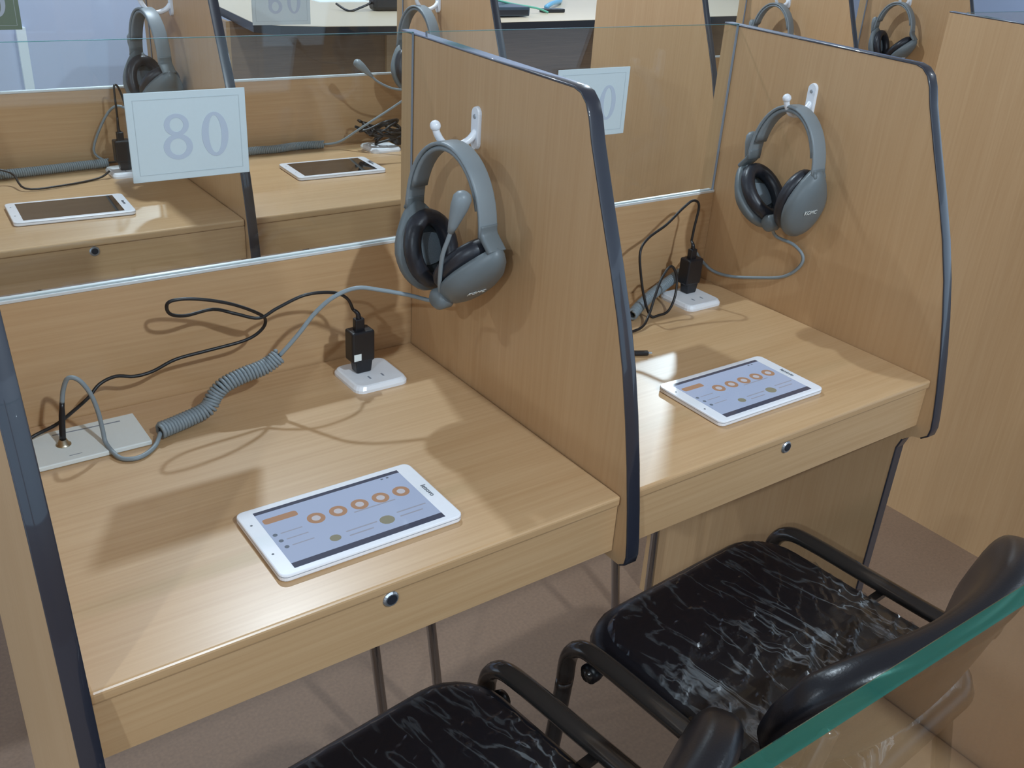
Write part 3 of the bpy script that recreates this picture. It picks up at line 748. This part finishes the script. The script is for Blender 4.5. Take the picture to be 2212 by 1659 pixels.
# ------------------------------------------------------------------ chairs
def cushion_mesh(w, d, th, r, dome, nu=28, nv=28):
    """rounded slab, top at z=0"""
    v = []; f = []
    out = rrect(w, d, r, 7); n = len(out)
    lay = [(-th, 0.86), (-th * 0.85, 0.96), (-th * 0.5, 1.0), (-th * 0.2, 0.975), (-th * 0.05, 0.93), (0, 0.86), (dome * 0.6, 0.6), (dome, 0.25)]
    for z, k in lay:
        for a, b in out: v.append((a * k if abs(z) < 1 else a, b * k, z))
    for i in range(len(lay) - 1):
        for j in range(n):
            j2 = (j + 1) % n; f.append((i * n + j, i * n + j2, (i + 1) * n + j2, (i + 1) * n + j))
    f.append(tuple(range(n))); f.append(tuple((len(lay) - 1) * n + j for j in range(n)))
    return pydata('cushion', v, f)
def film_mesh(w, d, seed):
    """crinkled sheet lying over the seat, hanging a little over the edges"""
    v = []; f = []; N = 90
    for i in range(N + 1):
        for j in range(N + 1):
            a, b = i / N * 2 - 1, j / N * 2 - 1
            x, y = a * w / 2, b * d / 2
            rr = (abs(a) ** 6 + abs(b) ** 6) ** (1 / 6)
            if rr > 0.96: x *= 0.96 / rr; y *= 0.96 / rr
            # creases fan out across the seat, stronger towards the back
            p = Vector((x * 13 + seed, y * 13, seed))
            n1 = 1 - abs(noise.noise(Vector((x * 9 - y * 13 + seed, (x + y) * 5.0, seed)))) * 2
            n2 = 1 - abs(noise.noise(Vector((x * 24 - y * 34 + seed, (x + y) * 15, seed + 3)))) * 2
            n3 = noise.noise(p * 6)
            k = 0.35 + 0.65 * min(1, max(0, 0.55 - b * 0.8))
            z = 0.003 + k * (0.0070 * max(0, n1) ** 4 + 0.0045 * max(0, n2) ** 4 + 0.0010 * n3) + 0.006 * (1 - max(abs(a), abs(b)) ** 2)
            if rr > 0.9: z -= 0.030 * ((rr - 0.9) / 0.1)
            v.append((x, y, z))
    for i in range(N):
        for j in range(N):
            f.append((i * (N + 1) + j, (i + 1) * (N + 1) + j, (i + 1) * (N + 1) + j + 1, i * (N + 1) + j + 1))
    return pydata('film', v, f)
SZ = 0.478                       # seat height
def backrest_mesh():
    """curved padded back: grid over (s across, h up), two skins with rolled edge"""
    W2, Hh, nS, nH = 0.238, 0.220, 26, 14
    def centre(s, h):
        x = W2 * s
        y = -0.160 + 0.060 * abs(s) ** 2.2 - 0.055 * h        # ends wrap forward, top leans back
        z = SZ + 0.005 + Hh * h
        return Vector((x, y, z))
    v = []; f = []
    ring_n = 12
    # build as rings along s, each ring a rounded closed section in the (n, h) plane
    for i in range(nS + 1):
        s = -1 + 2 * i / nS
        edge = max(0.0, 1 - abs(s) ** 4.0)
        hh = (0.30 + 0.70 * edge ** 0.5)                      # lower height at the ends: rounded corners
        h0, h1 = 0.5 - 0.5 * hh * 0.95, 0.5 + 0.5 * hh * 0.95
        th = 0.027 * (0.45 + 0.55 * edge ** 0.5)
        tx = centre(min(1, s + 0.02), 0.5) - centre(max(-1, s - 0.02), 0.5); tx.normalize()
        for j in range(28):
            a = 2 * math.pi * j / 28
            # stadium section
            ca, sa = math.cos(a), math.sin(a)
            h = (h0 + h1) / 2 + (h1 - h0) / 2 * (abs(sa) ** 0.55) * (1 if sa >= 0 else -1)
            off = th * (abs(ca) ** 0.75) * (1 if ca >= 0 else -1)
            roll = 0.010 * math.exp(-((h - h1 + 0.06) / 0.07) ** 2)   # top roll
            if off < 0: off -= roll
            nrm = Vector((0, 0, 1)).cross(tx); nrm.normalize()
            v.append(centre(s, h) + nrm * off)
    m = 28
    for i in range(nS):
        for j in range(m):
            j2 = (j + 1) % m; f.append((i * m + j, i * m + j2, (i + 1) * m + j2, (i + 1) * m + j))
    f.append(tuple(range(m))); f.append(tuple(nS * m + j for j in range(m)))
    return pydata('back', v, f)
def make_chair(label, loc, rz, seed):
    r = thing('visitor_chair', label, 'chair', loc, rz, 'black chairs pushed in at the desks')
    obj('seat', xform(cushion_mesh(0.415, 0.405, 0.055, 0.075, 0.006), Matrix.Translation((0, 0.005, SZ))), 'leather', r, smooth=True)
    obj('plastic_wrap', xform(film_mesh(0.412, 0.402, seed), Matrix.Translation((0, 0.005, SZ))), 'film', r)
    obj('backrest', backrest_mesh(), 'leather', r, smooth=True)
    prof = circ(0.0115, 12, 0.0140)
    for s in (-1, 1):
        x = s * 0.2265
        obj('side_rail', sweep(catmull([(x, 0.185, SZ - 0.075), (x, 0.182, SZ - 0.030), (x, 0.160, SZ - 0.003), (x, 0.115, SZ + 0.004), (x, 0.0, SZ + 0.004), (x, -0.120, SZ + 0.006), (x, -0.160, SZ + 0.022), (x * 0.95, -0.170, SZ + 0.065), (x * 0.86, -0.172, SZ + 0.120)], 5), prof), 'darkchrome', r, smooth=True)
        obj('front_leg', sweep(catmull([(x, 0.185, SZ - 0.070), (x, 0.196, SZ - 0.20), (x, 0.222, 0.012)], 5), prof), 'darkchrome', r, smooth=True)
        obj('rear_leg', sweep(catmull([(x, -0.100, SZ - 0.002), (x, -0.135, SZ - 0.10), (x, -0.215, 0.012)], 5), prof), 'darkchrome', r, smooth=True)
        for y in (0.218, -0.211):
            obj('foot_cap', xform(lathe([(0, 0.018), (0.0135, 0.018), (0.0145, 0.0), (0, 0.0)], 12), Matrix.Translation((x, y + 0.003, 0.0))), 'black', r)
        obj('seat_bracket', box(min(x, x - s * 0.03), max(x, x - s * 0.03), -0.016, -0.004, SZ - 0.012, SZ - 0.004), 'darkchrome', r)
        obj('frame_plug', xform(lathe([(0, 0.012), (0.012, 0.012), (0.014, 0.006), (0.014, -0.006), (0, -0.006)], 14), Matrix.Translation((x - s * 0.012, 0.150, SZ - 0.043)) @ Matrix.Rotation(math.radians(90), 4, 'Y')), 'black', r, smooth=True)
    obj('cross_bar', tube([(-0.225, 0.150, SZ - 0.043), (0, 0.150, SZ - 0.055), (0.225, 0.150, SZ - 0.043)], 0.009, 10, 5), 'darkchrome', r, smooth=True)
    obj('cross_bar', tube([(-0.225, -0.130, SZ - 0.07), (0, -0.130, SZ - 0.075), (0.225, -0.130, SZ - 0.07)], 0.009, 10, 5), 'darkchrome', r, smooth=True)
    return r
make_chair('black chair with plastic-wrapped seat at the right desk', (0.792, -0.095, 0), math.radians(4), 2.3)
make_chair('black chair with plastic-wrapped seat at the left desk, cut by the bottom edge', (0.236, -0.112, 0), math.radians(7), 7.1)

# ------------------------------------------------------------------ long table far behind
t = thing('long_table', 'long cream table with thick black edge across the back', 'table', (1.8, 3.78, 0))
poly = [(-0.11, 0.16), (-0.02, 0.055), (0.18, 0.0), (0.55, -0.03), (1.2, 0.02), (4.2, 0.16), (4.2, 1.55), (0.02, 1.55), (-0.02, 0.98)]
ins = [(a + 0.004 if a < 1 else a, b + 0.006) for a, b in poly]
obj('tabletop', prism_z(poly, H - 0.001, H + 0.0015), 'table_top', t)
obj('black_edge', prism_z(poly, H - 0.042, H - 0.001), 'black', t)
obj('front_panel', box(-0.08, 4.1, 0.55, 0.57, 0.0, H - 0.042), 'wood_dark', t)
obj('side_panel', box(-0.10, -0.08, 0.55, 1.20, 0.0, H - 0.042), 'wood_x', t)
obj('panel_post', box(0.805, 0.890, 0.53, 0.55, 0.0, H - 0.042), 'wood_x', t)
obj('panel_post', box(2.60, 2.66, 0.53, 0.55, 0.0, H - 0.042), 'wood_x', t)
TZ = H + 0.0015
t = thing('network_box', 'flat blue-black electronic box on the far table', 'device', (3.19, 4.12, TZ))
obj('case', box(-0.16, 0.14, -0.15, 0.16, 0.006, 0.055, 0.006, 2), 'device', t)
obj('front_strip', box(-0.15, 0.13, -0.1515, -0.1495, 0.014, 0.040, 0.0005, 1), 'black', t)
obj('cable', tube([(-0.05, 0.05, 0.055), (0.0, 0.03, 0.075), (0.15, 0.02, 0.05), (0.30, 0.0, 0.03), (0.37, -0.02, 0.008)], 0.006, 8), 'green', t, smooth=True)
tag(obj('blue_cable', tube([(3.62, 4.20, TZ + 0.025), (3.72, 4.28, TZ + 0.035), (3.85, 4.40, TZ + 0.03), (4.0, 4.55, TZ + 0.02), (4.15, 4.75, TZ + 0.016)], 0.014, 8), 'blue', smooth=True), 'bright blue cable lying on the far table', 'cable')
tag(obj('black_plug', box(3.56, 3.72, 4.14, 4.19, TZ, TZ + 0.022, 0.006, 2), 'black'), 'small black plug beside the blue cable on the far table', 'plug')
t = thing('eyeglasses', 'black folded eyeglasses with thin leg on the far table', 'eyeglasses', (2.55, 4.33, TZ))
obj('lens_frame', box(-0.03, 0.16, -0.04, 0.04, 0.002, 0.07, 0.02, 3), 'black', t)
obj('temple', tube([(-0.02, 0, 0.045), (-0.10, -0.02, 0.02), (-0.18, -0.03, 0.004), (-0.21, 0.06, 0.03)], 0.006, 6), 'black', t, smooth=True)
tag(obj('paper_sheet', box(2.40, 2.72, 4.72, 4.98, TZ, TZ + 0.004), 'strip'), 'white paper sheet on the far table at the top edge', 'paper')
for h_ in (h1, h2, h3, h4, h5, h6): del h_['joint']
